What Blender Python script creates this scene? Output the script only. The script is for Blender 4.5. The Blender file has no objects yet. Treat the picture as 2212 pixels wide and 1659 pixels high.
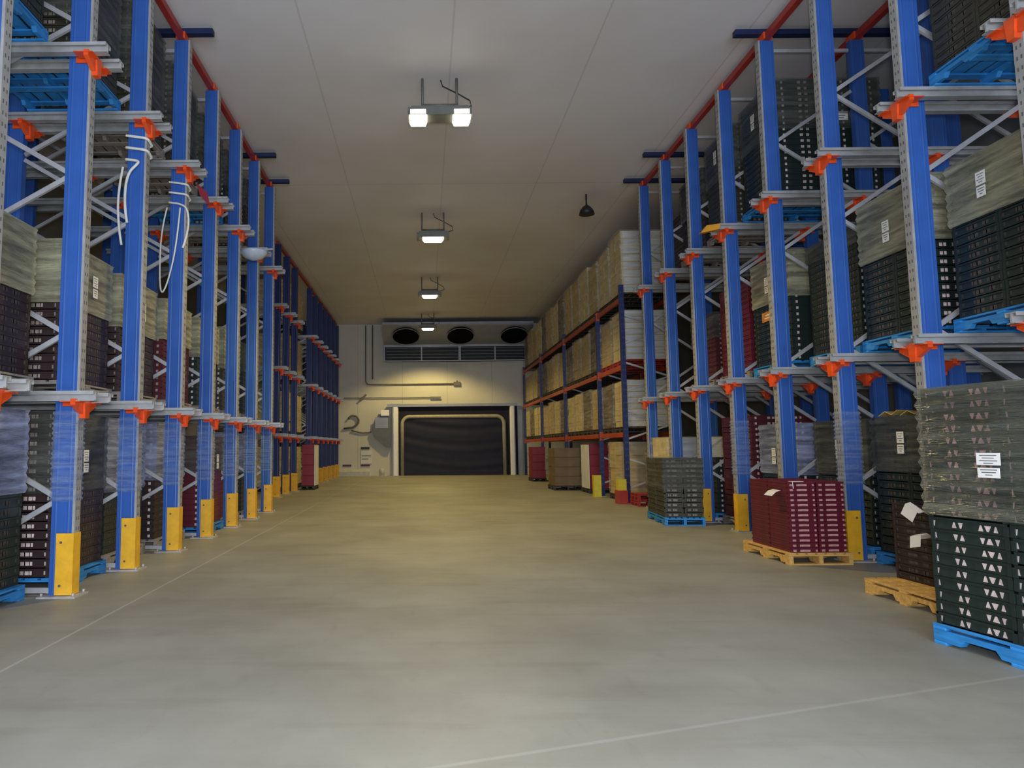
import bpy, bmesh, math, random
from mathutils import Vector, Matrix
random.seed(7)
PI = math.pi
scene = bpy.context.scene
COL = scene.collection

# ------------------------------------------------------------------ camera
F_PX, PITCH, ROLL = 1550.0, 0.0945, -0.0088
cam_d = bpy.data.cameras.new('camera')
cam_d.sensor_fit = 'HORIZONTAL'; cam_d.sensor_width = 36.0
cam_d.lens = F_PX / 2212.0 * 36.0
cam_d.shift_x = 190.7 / 2212.0
cam_d.shift_y = -10.4 / 2212.0
cam_d.clip_end = 200; cam_d.clip_start = 0.05
cam = bpy.data.objects.new('camera', cam_d); COL.objects.link(cam)
fw = Vector((0, math.cos(PITCH), math.sin(PITCH)))
rt = Vector((1, 0, 0)); up = rt.cross(fw)
r2 = rt * math.cos(ROLL) + up * math.sin(ROLL)
u2 = -rt * math.sin(ROLL) + up * math.cos(ROLL)
m = Matrix((r2, u2, -fw)).transposed().to_4x4(); m.translation = (0, 0, 1.3)
cam.matrix_world = m
scene.camera = cam

# ------------------------------------------------------------------ world, exposure, large lights
w = bpy.data.worlds.new('world'); scene.world = w; w.use_nodes = True
w.node_tree.nodes['Background'].inputs[0].default_value = (0.80, 0.86, 1.0, 1)
w.node_tree.nodes['Background'].inputs[1].default_value = 0.05
scene.view_settings.view_transform = 'Standard'
scene.view_settings.look = 'None'
scene.view_settings.gamma = 1.0
scene.view_settings.use_curve_mapping = False
scene.view_settings.exposure = 0.0
try:
    scene.cycles.use_denoising = True
    scene.cycles.max_bounces = 6
    scene.cycles.transparent_max_bounces = 12
    scene.cycles.sample_clamp_indirect = 4.0
except Exception:
    pass

def light(name, kind, loc, target, energy, color, **kw):
    d = bpy.data.lights.new(name, kind); d.energy = energy; d.color = color
    for k, v in kw.items(): setattr(d, k, v)
    o = bpy.data.objects.new(name, d); COL.objects.link(o); o.location = loc
    dv = Vector(target) - Vector(loc)
    o.rotation_euler = dv.to_track_quat('-Z', 'Y').to_euler()
    return o
# cool fill light added behind the photographer, and the flash on the camera
light('added_rear_fill', 'AREA', (0.8, -5.0, 2.6), (0.8, 12, 3.4), 1060, (0.70, 0.80, 1.0), shape='RECTANGLE', size=6.0, size_y=4.0)
light('camera_flash', 'AREA', (0.05, -0.1, 1.5), (0.4, 12, 3.0), 240, (0.88, 0.92, 1.0), shape='DISK', size=0.25)

# ------------------------------------------------------------------ materials
def mat(name, color, rough=0.5, metal=0.0, var=0.12, scale=6.0, bump=0.0, bscale=40.0, alpha=1.0, spec=0.5, stretch=None):
    m = bpy.data.materials.new(name); m.use_nodes = True
    nt = m.node_tree; b = nt.nodes['Principled BSDF']
    b.inputs['Roughness'].default_value = rough; b.inputs['Metallic'].default_value = metal
    b.inputs['Specular IOR Level'].default_value = spec
    b.inputs['Alpha'].default_value = alpha
    tc = nt.nodes.new('ShaderNodeTexCoord'); vec = tc.outputs['Object']
    if stretch:
        mp = nt.nodes.new('ShaderNodeMapping'); mp.inputs['Scale'].default_value = stretch
        nt.links.new(vec, mp.inputs['Vector']); vec = mp.outputs['Vector']
    n = nt.nodes.new('ShaderNodeTexNoise'); n.inputs['Scale'].default_value = scale; n.inputs['Detail'].default_value = 4
    nt.links.new(vec, n.inputs['Vector'])
    cr = nt.nodes.new('ShaderNodeValToRGB')
    lo = [max(0, c * (1 - var)) for c in color]; hi = [min(1, c * (1 + var)) for c in color]
    cr.color_ramp.elements[0].position = 0.3; cr.color_ramp.elements[1].position = 0.7
    cr.color_ramp.elements[0].color = (*lo, 1); cr.color_ramp.elements[1].color = (*hi, 1)
    nt.links.new(n.outputs['Fac'], cr.inputs['Fac']); nt.links.new(cr.outputs['Color'], b.inputs['Base Color'])
    if bump:
        n2 = nt.nodes.new('ShaderNodeTexNoise'); n2.inputs['Scale'].default_value = bscale; n2.inputs['Detail'].default_value = 3
        nt.links.new(vec, n2.inputs['Vector'])
        bp = nt.nodes.new('ShaderNodeBump'); bp.inputs['Strength'].default_value = bump; bp.inputs['Distance'].default_value = 0.02
        nt.links.new(n2.outputs['Fac'], bp.inputs['Height']); nt.links.new(bp.outputs['Normal'], b.inputs['Normal'])
    return m

def emit(name, color, strength):
    m = bpy.data.materials.new(name); m.use_nodes = True
    b = m.node_tree.nodes['Principled BSDF']
    b.inputs['Base Color'].default_value = (*color, 1)
    b.inputs['Emission Color'].default_value = (*color, 1); b.inputs['Emission Strength'].default_value = strength
    return m

M = {}
M['blue'] = mat('blue_paint', (0.034, 0.108, 0.37), 0.36, var=0.10, scale=3, spec=0.3)
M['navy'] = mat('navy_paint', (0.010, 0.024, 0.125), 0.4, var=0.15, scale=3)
M['flange'] = mat('galvanised_flange', (0.40, 0.39, 0.37), 0.45, 0.3, var=0.12, scale=9)
M['galv'] = mat('galvanised_steel', (0.46, 0.46, 0.44), 0.42, 0.35, var=0.15, scale=7)
M['brace'] = mat('zinc_brace', (0.50, 0.50, 0.50), 0.45, 0.3, var=0.10, scale=9)
M['hole'] = mat('dark_slot', (0.10, 0.10, 0.10), 0.8)
M['orange'] = mat('orange_paint', (0.80, 0.085, 0.012), 0.40, var=0.12, scale=10)
M['red'] = mat('red_paint', (0.36, 0.030, 0.018), 0.42, var=0.15, scale=6)
M['yellow'] = mat('yellow_paint', (0.80, 0.42, 0.018), 0.5, var=0.12, scale=9)
M['brightyellow'] = mat('bright_yellow_paint', (0.62, 0.52, 0.03), 0.5, var=0.12, scale=9)
M['plate'] = mat('worn_foot_plate', (0.48, 0.46, 0.43), 0.5, 0.2, var=0.25, scale=12)
M['pblue'] = mat('blue_pallet_paint', (0.025, 0.23, 0.56), 0.6, var=0.28, scale=5, stretch=(1, 1, 6))
M['pwood'] = mat('pallet_wood', (0.66, 0.38, 0.10), 0.7, var=0.25, scale=5, stretch=(1, 6, 6))
M['pgrey'] = mat('weathered_pallet_wood', (0.27, 0.24, 0.21), 0.75, var=0.25, scale=5, stretch=(1, 6, 6))
M['pdark'] = mat('dark_pallet_wood', (0.045, 0.04, 0.036), 0.75, var=0.25, scale=5)
M['pred'] = mat('red_pallet_paint', (0.33, 0.025, 0.025), 0.6, var=0.25, scale=5)
M['green'] = mat('dark_green_tray', (0.012, 0.022, 0.018), 0.45, var=0.3, scale=9)
M['brown'] = mat('dark_brown_tray', (0.030, 0.016, 0.016), 0.5, var=0.3, scale=9)
M['olive'] = mat('olive_tray', (0.038, 0.036, 0.022), 0.5, var=0.3, scale=9)
M['burg'] = mat('burgundy_tray', (0.125, 0.008, 0.020), 0.45, var=0.2, scale=9)
M['maroon'] = mat('maroon_tray', (0.085, 0.010, 0.016), 0.5, var=0.2, scale=9)
M['mark'] = mat('pale_tray_print', (0.62, 0.50, 0.45), 0.6, var=0.35, scale=22)
M['beamorange'] = mat('dull_orange_paint', (0.46, 0.065, 0.015), 0.45, var=0.2, scale=4)
M['markfaint'] = mat('faint_tray_print', (0.060, 0.050, 0.040), 0.6, var=0.4, scale=22)
M['markdim'] = mat('dull_tray_print', (0.26, 0.22, 0.18), 0.6, var=0.4, scale=22)
M['markpink'] = mat('pinkish_tray_print', (0.55, 0.30, 0.28), 0.6, var=0.35, scale=22)
M['paper'] = mat('white_paper', (0.80, 0.79, 0.74), 0.7, var=0.03)
M['ink'] = mat('grey_ink', (0.10, 0.10, 0.11), 0.8)
M['kraft'] = mat('yellow_kraft_paper', (0.62, 0.45, 0.14), 0.7, var=0.15)
M['orangelabel'] = mat('orange_label_paper', (0.60, 0.22, 0.03), 0.6, var=0.2)
M['carton'] = mat('brown_carton', (0.60, 0.43, 0.18), 0.75, var=0.22, scale=2.5)
M['cartontan'] = mat('tan_carton', (0.74, 0.59, 0.29), 0.75, var=0.2, scale=2.5)
M['cartondark'] = mat('dull_brown_carton', (0.17, 0.115, 0.065), 0.75, var=0.2, scale=2.5)
M['cartonwhite'] = mat('white_carton', (0.70, 0.70, 0.68), 0.7, var=0.08, scale=2.5)
M['redtote'] = mat('red_tote', (0.23, 0.010, 0.025), 0.5, var=0.15, scale=4)
M['black'] = mat('black_steel', (0.015, 0.015, 0.018), 0.5)
M['lampgrey'] = mat('lamp_housing', (0.16, 0.16, 0.14), 0.5, 0.2)
M['cord'] = mat('white_cord', (0.72, 0.70, 0.62), 0.6)
M['dish'] = mat('white_dish', (0.62, 0.70, 0.82), 0.25)
M['amber'] = mat('amber_plastic', (0.75, 0.33, 0.02), 0.4)
M['unit'] = mat('cooler_casing', (0.30, 0.31, 0.34), 0.45, 0.3, var=0.1, scale=2)
M['coil'] = mat('dark_coil', (0.016, 0.018, 0.020), 0.6, 0.2, var=0.2, scale=3)
M['fanblack'] = mat('fan_black', (0.004, 0.004, 0.005), 0.9, spec=0.1)
M['darkbar'] = mat('dark_navy_bar', (0.012, 0.020, 0.070), 0.55, var=0.15, spec=0.3)
M['curtain'] = mat('black_curtain', (0.015, 0.015, 0.038), 0.6, var=0.2, scale=3, spec=0.35)
M['steelpost'] = mat('bright_steel', (0.90, 0.90, 0.93), 0.4, 0.0, var=0.03)
M['seal'] = mat('cream_seal', (0.40, 0.37, 0.28), 0.6)
M['darkpanel'] = mat('dark_door_panel', (0.014, 0.014, 0.028), 0.7, spec=0.25)
M['boxgrey'] = mat('grey_enclosure', (0.13, 0.14, 0.15), 0.5)
M['pipe'] = mat('pipe_metal', (0.16, 0.14, 0.10), 0.5, 0.2)
M['kerb'] = mat('kerb_white', (0.55, 0.55, 0.52), 0.6)
M['bulb'] = emit('lamp_lens', (1.0, 0.93, 0.70), 9.0)

def film_mat(name, color, alpha, rough=0.20):
    m = mat(name, color, rough, var=0.55, scale=1.6, bump=0.9, bscale=14, spec=0.8, stretch=(0.7, 0.7, 9))
    nt = m.node_tree; b = nt.nodes['Principled BSDF']
    tc = [n for n in nt.nodes if n.type == 'TEX_COORD'][0]
    n = nt.nodes.new('ShaderNodeTexNoise'); n.inputs['Scale'].default_value = 2.2; n.inputs['Detail'].default_value = 5
    mp = nt.nodes.new('ShaderNodeMapping'); mp.inputs['Scale'].default_value = (0.8, 0.8, 7)
    nt.links.new(tc.outputs['Object'], mp.inputs['Vector']); nt.links.new(mp.outputs['Vector'], n.inputs['Vector'])
    r = nt.nodes.new('ShaderNodeMapRange'); r.inputs['From Min'].default_value = 0.3; r.inputs['From Max'].default_value = 0.7
    r.inputs['To Min'].default_value = max(0, alpha - 0.25); r.inputs['To Max'].default_value = min(1, alpha + 0.25)
    nt.links.new(n.outputs['Fac'], r.inputs['Value']); nt.links.new(r.outputs['Result'], b.inputs['Alpha'])
    return m
M['film'] = film_mat('grey_stretch_film', (0.135, 0.14, 0.115), 0.50)
M['filmpale'] = film_mat('pale_stretch_film', (0.43, 0.415, 0.26), 0.66)
M['filmblue'] = film_mat('glint_tinted_stretch_film', (0.42, 0.46, 0.66), 0.58)  # bluish-white lifted in the base colour to paint in flash highlights
M['filmpost'] = film_mat('glossy_post_film', (0.35, 0.45, 0.80), 0.25, 0.14)
M['filmclear'] = film_mat('clear_stretch_film', (0.72, 0.69, 0.58), 0.24, 0.15)

def floor_mat():
    m = bpy.data.materials.new('polished_concrete'); m.use_nodes = True
    nt = m.node_tree; b = nt.nodes['Principled BSDF']; L = nt.links.new
    tc = nt.nodes.new('ShaderNodeTexCoord')
    def noise(scale, detail, st=(1, 1, 1), rough=0.6):
        mp = nt.nodes.new('ShaderNodeMapping'); mp.inputs['Scale'].default_value = st
        n = nt.nodes.new('ShaderNodeTexNoise'); n.inputs['Scale'].default_value = scale; n.inputs['Detail'].default_value = detail
        n.inputs['Roughness'].default_value = rough
        L(tc.outputs['Object'], mp.inputs['Vector']); L(mp.outputs['Vector'], n.inputs['Vector'])
        return n.outputs['Fac']
    cr = nt.nodes.new('ShaderNodeValToRGB')
    cr.color_ramp.elements[0].position = 0.30; cr.color_ramp.elements[0].color = (0.245, 0.238, 0.198, 1)
    cr.color_ramp.elements[1].position = 0.72; cr.color_ramp.elements[1].color = (0.355, 0.348, 0.296, 1)
    L(noise(0.75, 6), cr.inputs['Fac'])
    def mix(a, fac, col, mode='MULTIPLY'):
        mx = nt.nodes.new('ShaderNodeMix'); mx.data_type = 'RGBA'; mx.blend_type = mode
        L(a, mx.inputs['A']); L(fac, mx.inputs['Factor']); mx.inputs['B'].default_value = col
        return mx.outputs['Result']
    def ramp(v, a, b_, top):
        r = nt.nodes.new('ShaderNodeMapRange'); r.inputs['From Min'].default_value = a; r.inputs['From Max'].default_value = b_
        r.inputs['To Min'].default_value = 0; r.inputs['To Max'].default_value = top
        L(v, r.inputs['Value']); return r.outputs['Result']
    c = mix(cr.outputs['Color'], ramp(noise(1.6, 7, (0.35, 2.2, 1)), 0.54, 0.70, 0.35), (0.62, 0.60, 0.55, 1))
    c = mix(c, ramp(noise(3.2, 5, (2.0, 0.5, 1)), 0.60, 0.75, 0.25), (0.66, 0.62, 0.55, 1))
    c = mix(c, ramp(noise(22, 3), 0.58, 0.72, 0.15), (0.7, 0.7, 0.7, 1))
    sx = nt.nodes.new('ShaderNodeSeparateXYZ'); L(tc.outputs['Object'], sx.inputs['Vector'])
    def lineat(out, at, wd, strength, rep=None):
        a = nt.nodes.new('ShaderNodeMath'); a.operation = 'SUBTRACT'; L(out, a.inputs[0]); a.inputs[1].default_value = at
        o = a.outputs[0]
        ab = nt.nodes.new('ShaderNodeMath'); ab.operation = 'ABSOLUTE'; L(o, ab.inputs[0])
        r = nt.nodes.new('ShaderNodeMapRange'); r.inputs['From Min'].default_value = wd * 0.5; r.inputs['From Max'].default_value = wd
        r.inputs['To Min'].default_value = strength; r.inputs['To Max'].default_value = 0
        L(ab.outputs[0], r.inputs['Value']); return r.outputs['Result']
    c = mix(c, lineat(sx.outputs['X'], -2.52, 0.014, 0.38), (0.62, 0.61, 0.56, 1), 'MIX')
    sk = nt.nodes.new('ShaderNodeMath'); sk.operation = 'MULTIPLY_ADD'; L(sx.outputs['X'], sk.inputs[0]); sk.inputs[1].default_value = -0.33; L(sx.outputs['Y'], sk.inputs[2])
    c = mix(c, lineat(sk.outputs[0], 3.05, 0.018, 0.14), (0.66, 0.66, 0.63, 1), 'MIX')
    L(c, b.inputs['Base Color'])
    r = nt.nodes.new('ShaderNodeMapRange'); r.inputs['To Min'].default_value = 0.42; r.inputs['To Max'].default_value = 0.62
    L(noise(2.0, 4), r.inputs['Value']); L(r.outputs['Result'], b.inputs['Roughness'])
    b.inputs['Specular IOR Level'].default_value = 0.35
    return m

def ceiling_mat():
    m = bpy.data.materials.new('ceiling_panels'); m.use_nodes = True
    nt = m.node_tree; b = nt.nodes['Principled BSDF']; L = nt.links.new
    tc = nt.nodes.new('ShaderNodeTexCoord'); sx = nt.nodes.new('ShaderNodeSeparateXYZ'); L(tc.outputs['Object'], sx.inputs['Vector'])
    def seam(out, off, period, wd):
        a = nt.nodes.new('ShaderNodeMath'); a.operation = 'SUBTRACT'; L(out, a.inputs[0]); a.inputs[1].default_value = off
        p = nt.nodes.new('ShaderNodeMath'); p.operation = 'PINGPONG'; L(a.outputs[0], p.inputs[0]); p.inputs[1].default_value = period / 2
        r = nt.nodes.new('ShaderNodeMapRange'); r.inputs['From Min'].default_value = wd * 0.5; r.inputs['From Max'].default_value = wd
        r.inputs['To Min'].default_value = 1; r.inputs['To Max'].default_value = 0
        L(p.outputs[0], r.inputs['Value']); return r.outputs['Result']
    n = nt.nodes.new('ShaderNodeTexNoise'); n.inputs['Scale'].default_value = 0.35; n.inputs['Detail'].default_value = 4
    L(tc.outputs['Object'], n.inputs['Vector'])
    cr = nt.nodes.new('ShaderNodeValToRGB')
    cr.color_ramp.elements[0].position = 0.35; cr.color_ramp.elements[0].color = (0.68, 0.645, 0.63, 1)
    cr.color_ramp.elements[1].position = 0.6; cr.color_ramp.elements[1].color = (0.75, 0.735, 0.745, 1)
    L(n.outputs['Fac'], cr.inputs['Fac'])
    mx = nt.nodes.new('ShaderNodeMix'); mx.data_type = 'RGBA'; mx.blend_type = 'MULTIPLY'
    mm = nt.nodes.new('ShaderNodeMath'); mm.operation = 'MAXIMUM'
    L(seam(sx.outputs['X'], 0.45, 2.08, 0.018), mm.inputs[0]); L(seam(sx.outputs['Y'], 15.4, 12.2, 0.022), mm.inputs[1])
    L(cr.outputs['Color'], mx.inputs['A']); L(mm.outputs[0], mx.inputs['Factor']); mx.inputs['B'].default_value = (0.84, 0.84, 0.84, 1)
    L(mx.outputs['Result'], b.inputs['Base Color']); b.inputs['Roughness'].default_value = 0.6
    return m
M['floor'] = floor_mat(); M['ceiling'] = ceiling_mat()
M['wall'] = mat('cold_store_wall', (0.62, 0.60, 0.52), 0.6, var=0.06, scale=1.2)
M['darkwall'] = mat('side_wall', (0.20, 0.20, 0.20), 0.7, var=0.1, scale=1)

# ------------------------------------------------------------------ helpers
class MB:
    """collects shapes, then links them as ONE mesh object"""
    def __init__(s): s.bm = bmesh.new(); s.mats = []
    def mi(s, m):
        if m not in s.mats: s.mats.append(m)
        return s.mats.index(m)
    def box(s, x0, x1, y0, y1, z0, z1, m=None):
        i = s.mi(m) if m else 0
        vs = [s.bm.verts.new(p) for p in ((x0,y0,z0),(x1,y0,z0),(x1,y1,z0),(x0,y1,z0),(x0,y0,z1),(x1,y0,z1),(x1,y1,z1),(x0,y1,z1))]
        for f in ((3,2,1,0),(4,5,6,7),(0,1,5,4),(1,2,6,5),(2,3,7,6),(3,0,4,7)):
            fc = s.bm.faces.new([vs[k] for k in f]); fc.material_index = i
        return s
    def bar(s, a, b, w, h, m=None, upv=(0, 0, 1)):
        i = s.mi(m) if m else 0
        a = Vector(a); b = Vector(b); d = (b - a).normalized(); u = Vector(upv)
        if abs(d.dot(u)) > 0.99: u = Vector((0, 1, 0))
        sd = d.cross(u).normalized(); u = sd.cross(d)
        vs = []
        for p in (a, b):
            for (p1, p2) in ((-1,-1),(1,-1),(1,1),(-1,1)): vs.append(s.bm.verts.new(p + sd*p1*w/2 + u*p2*h/2))
        for f in ((3,2,1,0),(4,5,6,7),(0,1,5,4),(1,2,6,5),(2,3,7,6),(3,0,4,7)):
            fc = s.bm.faces.new([vs[k] for k in f]); fc.material_index = i
        return s
    def tube(s, pts, r, m=None, n=8, caps=True):
        i = s.mi(m) if m else 0
        pts = [Vector(p) for p in pts]; rings = []
        pv = None
        for k, p in enumerate(pts):
            d = (pts[min(k+1, len(pts)-1)] - pts[max(k-1, 0)]).normalized()
            u = pv if pv is not None else (Vector((0,0,1)) if abs(d.z) < 0.9 else Vector((0,1,0)))
            sd = d.cross(u).normalized(); u = sd.cross(d).normalized(); pv = u
            rr = r[k] if isinstance(r, (list, tuple)) else r
            rings.append([s.bm.verts.new(p + (sd*math.cos(2*PI*q/n) + u*math.sin(2*PI*q/n))*rr) for q in range(n)])
        for k in range(len(rings)-1):
            for q in range(n):
                fc = s.bm.faces.new((rings[k][q], rings[k][(q+1)%n], rings[k+1][(q+1)%n], rings[k+1][q])); fc.material_index = i; fc.smooth = True
        if caps:
            for rg in (rings[0][::-1], rings[-1]):
                fc = s.bm.faces.new(rg); fc.material_index = i
        return s
    def prism(s, poly, axis, a, b, m=None):
        """poly of 2-D points extruded along axis ('x','y','z') from a to b"""
        i = s.mi(m) if m else 0
        def P(u, v, t): return {'x': (t, u, v), 'y': (u, t, v), 'z': (u, v, t)}[axis]
        v0 = [s.bm.verts.new(P(u, v, a)) for u, v in poly]; v1 = [s.bm.verts.new(P(u, v, b)) for u, v in poly]
        n = len(poly)
        fs = [s.bm.faces.new(v0[::-1]), s.bm.faces.new(v1)]
        for k in range(n): fs.append(s.bm.faces.new((v0[k], v0[(k+1)%n], v1[(k+1)%n], v1[k])))
        for f in fs: f.material_index = i
        return s
    def mesh(s, name, m=None, bevel=0):
        bmesh.ops.recalc_face_normals(s.bm, faces=s.bm.faces)
        if bevel:
            bmesh.ops.bevel(s.bm, geom=list(s.bm.edges), offset=bevel, segments=1, affect='EDGES', clamp_overlap=True)
        me = bpy.data.meshes.new(name); s.bm.to_mesh(me); s.bm.free()
        if m and not s.mats: s.mats = [m]
        for q in s.mats: me.materials.append(M[q])
        return me
    def build(s, name, m=None, parent=None, loc=None, bevel=0):
        return place(name, s.mesh(name, m, bevel), parent, loc)

def place(name, me, parent=None, loc=None, rotz=0):
    o = bpy.data.objects.new(name, me); COL.objects.link(o)
    if parent: o.parent = parent
    if loc: o.location = loc
    if rotz: o.rotation_euler.z = rotz
    return o
def tag(o, label, cat, group=None):
    o['label'] = label; o['category'] = cat
    if group: o['group'] = group
    return o
def thing(name, loc, label, cat, group=None, rotz=0):
    o = bpy.data.objects.new(name, None); COL.objects.link(o)
    o.empty_display_size = 0.1
    o.location = loc; o.rotation_euler.z = rotz
    return tag(o, label, cat, group)
def struct(o): o['kind'] = 'structure'; return o
ORD = ['first','second','third','fourth','fifth','sixth','seventh','eighth','ninth','tenth','eleventh','twelfth',
       'thirteenth','fourteenth','fifteenth','sixteenth','seventeenth','eighteenth','nineteenth','twentieth']

# ------------------------------------------------------------------ the setting
WALL_Y, CEIL = 33.6, 7.1
XL, XR, PITCH_Y = -3.27, 4.79, 1.39
YL = lambda k: 5.204 + PITCH_Y * k
YR = lambda k: 5.342 + PITCH_Y * k
struct(MB().box(-8, 9, -8, WALL_Y, -0.15, 0).build('floor', 'floor'))
struct(MB().box(-8, 9, -8, WALL_Y, CEIL, CEIL + 0.15).build('ceiling', 'ceiling'))
struct(MB().box(-8.15, -8, -8, WALL_Y, 0, CEIL).build('wall_left', 'darkwall'))
struct(MB().box(9, 9.15, -8, WALL_Y, 0, CEIL).build('wall_right', 'darkwall'))
bw = MB(); bw.box(-8, 9, WALL_Y, WALL_Y + 0.2, 0, CEIL, 'wall')
for x in (-3.1, -1.0, 1.1, 3.2): bw.box(x - 0.008, x + 0.008, WALL_Y - 0.004, WALL_Y, 0, CEIL, 'seal')
struct(bw.build('wall_back'))
kb = MB(); kb.prism([(WALL_Y - 0.30, 0), (WALL_Y, 0), (WALL_Y, 0.30), (WALL_Y - 0.06, 0.30), (WALL_Y - 0.30, 0.20)], 'x', -8.0, -2.55)
struct(kb.build('baseboard_back', 'kerb'))

def film_mesh(wx, wy, z0, z1, pitch, mm, top=True):
    bm = bmesh.new(); rings = []
    n = max(2, int(round((z1 - z0) / (pitch / 2))))
    rnd = random.Random(int(z1 * 1000 + wx * 77))
    for i in range(n + 1):
        z = z0 + (z1 - z0) * i / n
        e = 0.005 + (0.012 if i % 2 else 0.0) + rnd.uniform(0, 0.004)
        X, Y = wx / 2 + e, wy / 2 + e
        ring = []
        m_ = 6
        for (ax, ay, bx, by) in ((-X,-Y,X,-Y),(X,-Y,X,Y),(X,Y,-X,Y),(-X,Y,-X,-Y)):
            for q in range(m_):
                f = q / m_; ox = oy = 0
                d = rnd.uniform(-0.003, 0.003) if 0 < q else 0
                if ay == by: oy = d
                else: ox = d
                ring.append(bm.verts.new((ax + (bx-ax)*f + ox, ay + (by-ay)*f + oy, z)))
        rings.append(ring)
    for i in range(n):
        k = len(rings[i])
        for q in range(k): bm.faces.new((rings[i][q], rings[i][(q+1)%k], rings[i+1][(q+1)%k], rings[i+1][q]))
    if top: bm.faces.new(rings[-1])
    bmesh.ops.recalc_face_normals(bm, faces=bm.faces)
    me = bpy.data.meshes.new('stretch_film'); bm.to_mesh(me); bm.free(); me.materials.append(M[mm]); return me

# ------------------------------------------------------------------ drive-in rack frames
POST_H = 6.86
def post_mesh(name, m):
    b = MB()
    b.box(-0.095, 0.095, -0.045, 0.045, 0, POST_H, m)
    for x in (-0.070, 0.045):
        b.prism([(x, -0.045), (x + 0.012, -0.048), (x + 0.024, -0.045)], 'z', 0.02, POST_H - 0.02, m)
    b.box(-0.018, 0.018, -0.047, -0.045, 0.02, POST_H - 0.02, m)
    return b.mesh(name)
def flange_mesh():
    b = MB(); b.box(-0.012, 0.012, -0.05, 0.05, 0.0, POST_H, 'flange')
    z = 0.12
    while z < POST_H - 0.1:
        for y in (-0.02, 0.02):
            b.box(-0.0135, 0.0135, y - 0.007, y + 0.007, z, z + 0.03, 'hole')
        z += 0.09
    return b.mesh('edge_flange')
POST = post_mesh('upright_post', 'blue'); FLANGE = flange_mesh()
NPOST = post_mesh('upright_post', 'navy')
def guard_mesh(s, mm='yellow', h=0.56, w_=0.145):   # s: +1 when the aisle lies to +x
    b = MB()
    xa = s * 0.115
    x0, x1 = sorted((xa, xa - s * w_))
    b.box(x0, x1, -0.074, -0.060, 0.02, h, mm)
    x0, x1 = sorted((xa, xa + s * 0.012))
    b.box(x0, x1, -0.074, 0.06, 0.02, h, mm)
    for z in (0.1, h - 0.08):
        b.tube([(xa - s*0.1, -0.082, z), (xa - s*0.1, -0.072, z)], 0.012, 'hole', 6)
    return b.mesh('column_guard')
GUARD = {1: guard_mesh(1), -1: guard_mesh(-1)}
def plate_mesh():
    b = MB(); b.box(-0.16, 0.18, -0.13, 0.13, 0, 0.014, 'plate')
    for x in (-0.13, 0.15):
        for y in (-0.1, 0.1): b.tube([(x, y, 0.014), (x, y, 0.04)], 0.013, 'plate', 6)
    return b.mesh('foot_plate')
PLATE = plate_mesh()
def arm_mesh(s):
    b = MB()   # orange cantilever arm across the aisle face, carrying both rails
    x0, x1 = sorted((s * 0.112, s * 0.158))
    for q in (-1, 1):
        b.prism([(0, -0.20), (q * 0.05, -0.20), (q * 0.20, -0.125), (q * 0.20, -0.07), (0, -0.07)], 'x', x0, x1, 'orange')
    x0, x1 = sorted((s * 0.02, s * 0.20))
    b.box(x0, x1, -0.21, -0.09, -0.10, -0.092, 'orange')
    b.box(x0, x1, 0.09, 0.21, -0.10, -0.092, 'orange')
    x0, x1 = sorted((s * 0.112, s * 0.175))
    b.prism([(-0.055, -0.06), (0.055, -0.06), (0.035, -0.24), (-0.035, -0.24)], 'x', x0, x1, 'orange')
    x0, x1 = sorted((-s * 0.02, s * 0.112))
    b.box(x0, x1, -0.070, -0.056, -0.13, -0.075, 'orange')
    return b.mesh('arm_bracket')
ARM = {1: arm_mesh(1), -1: arm_mesh(-1)}
def rail_mesh(s, ln=2.75, out=0.32):
    b = MB()
    x0, x1 = sorted((s * out, -s * ln))
    b.box(x0, x1, -0.055, 0.055, -0.010, 0.0, 'galv')
    b.box(x0, x1, -0.008, 0.008, -0.090, -0.010, 'galv')
    b.box(x0, x1, -0.040, 0.040, -0.090, -0.082, 'galv')
    b.box(x0, x1, -0.055, -0.049, -0.032, -0.010, 'galv')
    b.box(x0, x1, 0.049, 0.055, -0.032, -0.010, 'galv')
    return b.mesh('pallet_rail')
RAIL = {(1): rail_mesh(1), (-1): rail_mesh(-1, out=0.24)}
def brace_mesh(dx, dz):
    b = MB(); b.bar((0, 0, 0), (dx, 0, dz), 0.03, 0.045, 'brace'); return b.mesh('brace')
BR = {}
for s_, off in ((1, 1.4), (-1, 1.25)):
    BR[s_, 1] = brace_mesh(-s_ * (off - 0.20), 0.70); BR[s_, -1] = brace_mesh(-s_ * (off - 0.20), -0.70)
    BR[s_, 0] = (lambda b: b.mesh('brace'))(MB().bar((0, 0, 0), (-s_ * (off - 0.2), 0, 0), 0.03, 0.045, 'brace'))
def crossbar_mesh(s):
    b = MB(); x0, x1 = sorted((s * 0.42, -s * 3.2)); b.box(x0, x1, -0.05, 0.05, 0, 0.075, 'darkbar'); return b.mesh('top_crossbar')
CROSS = {1: crossbar_mesh(1), -1: crossbar_mesh(-1)}

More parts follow.
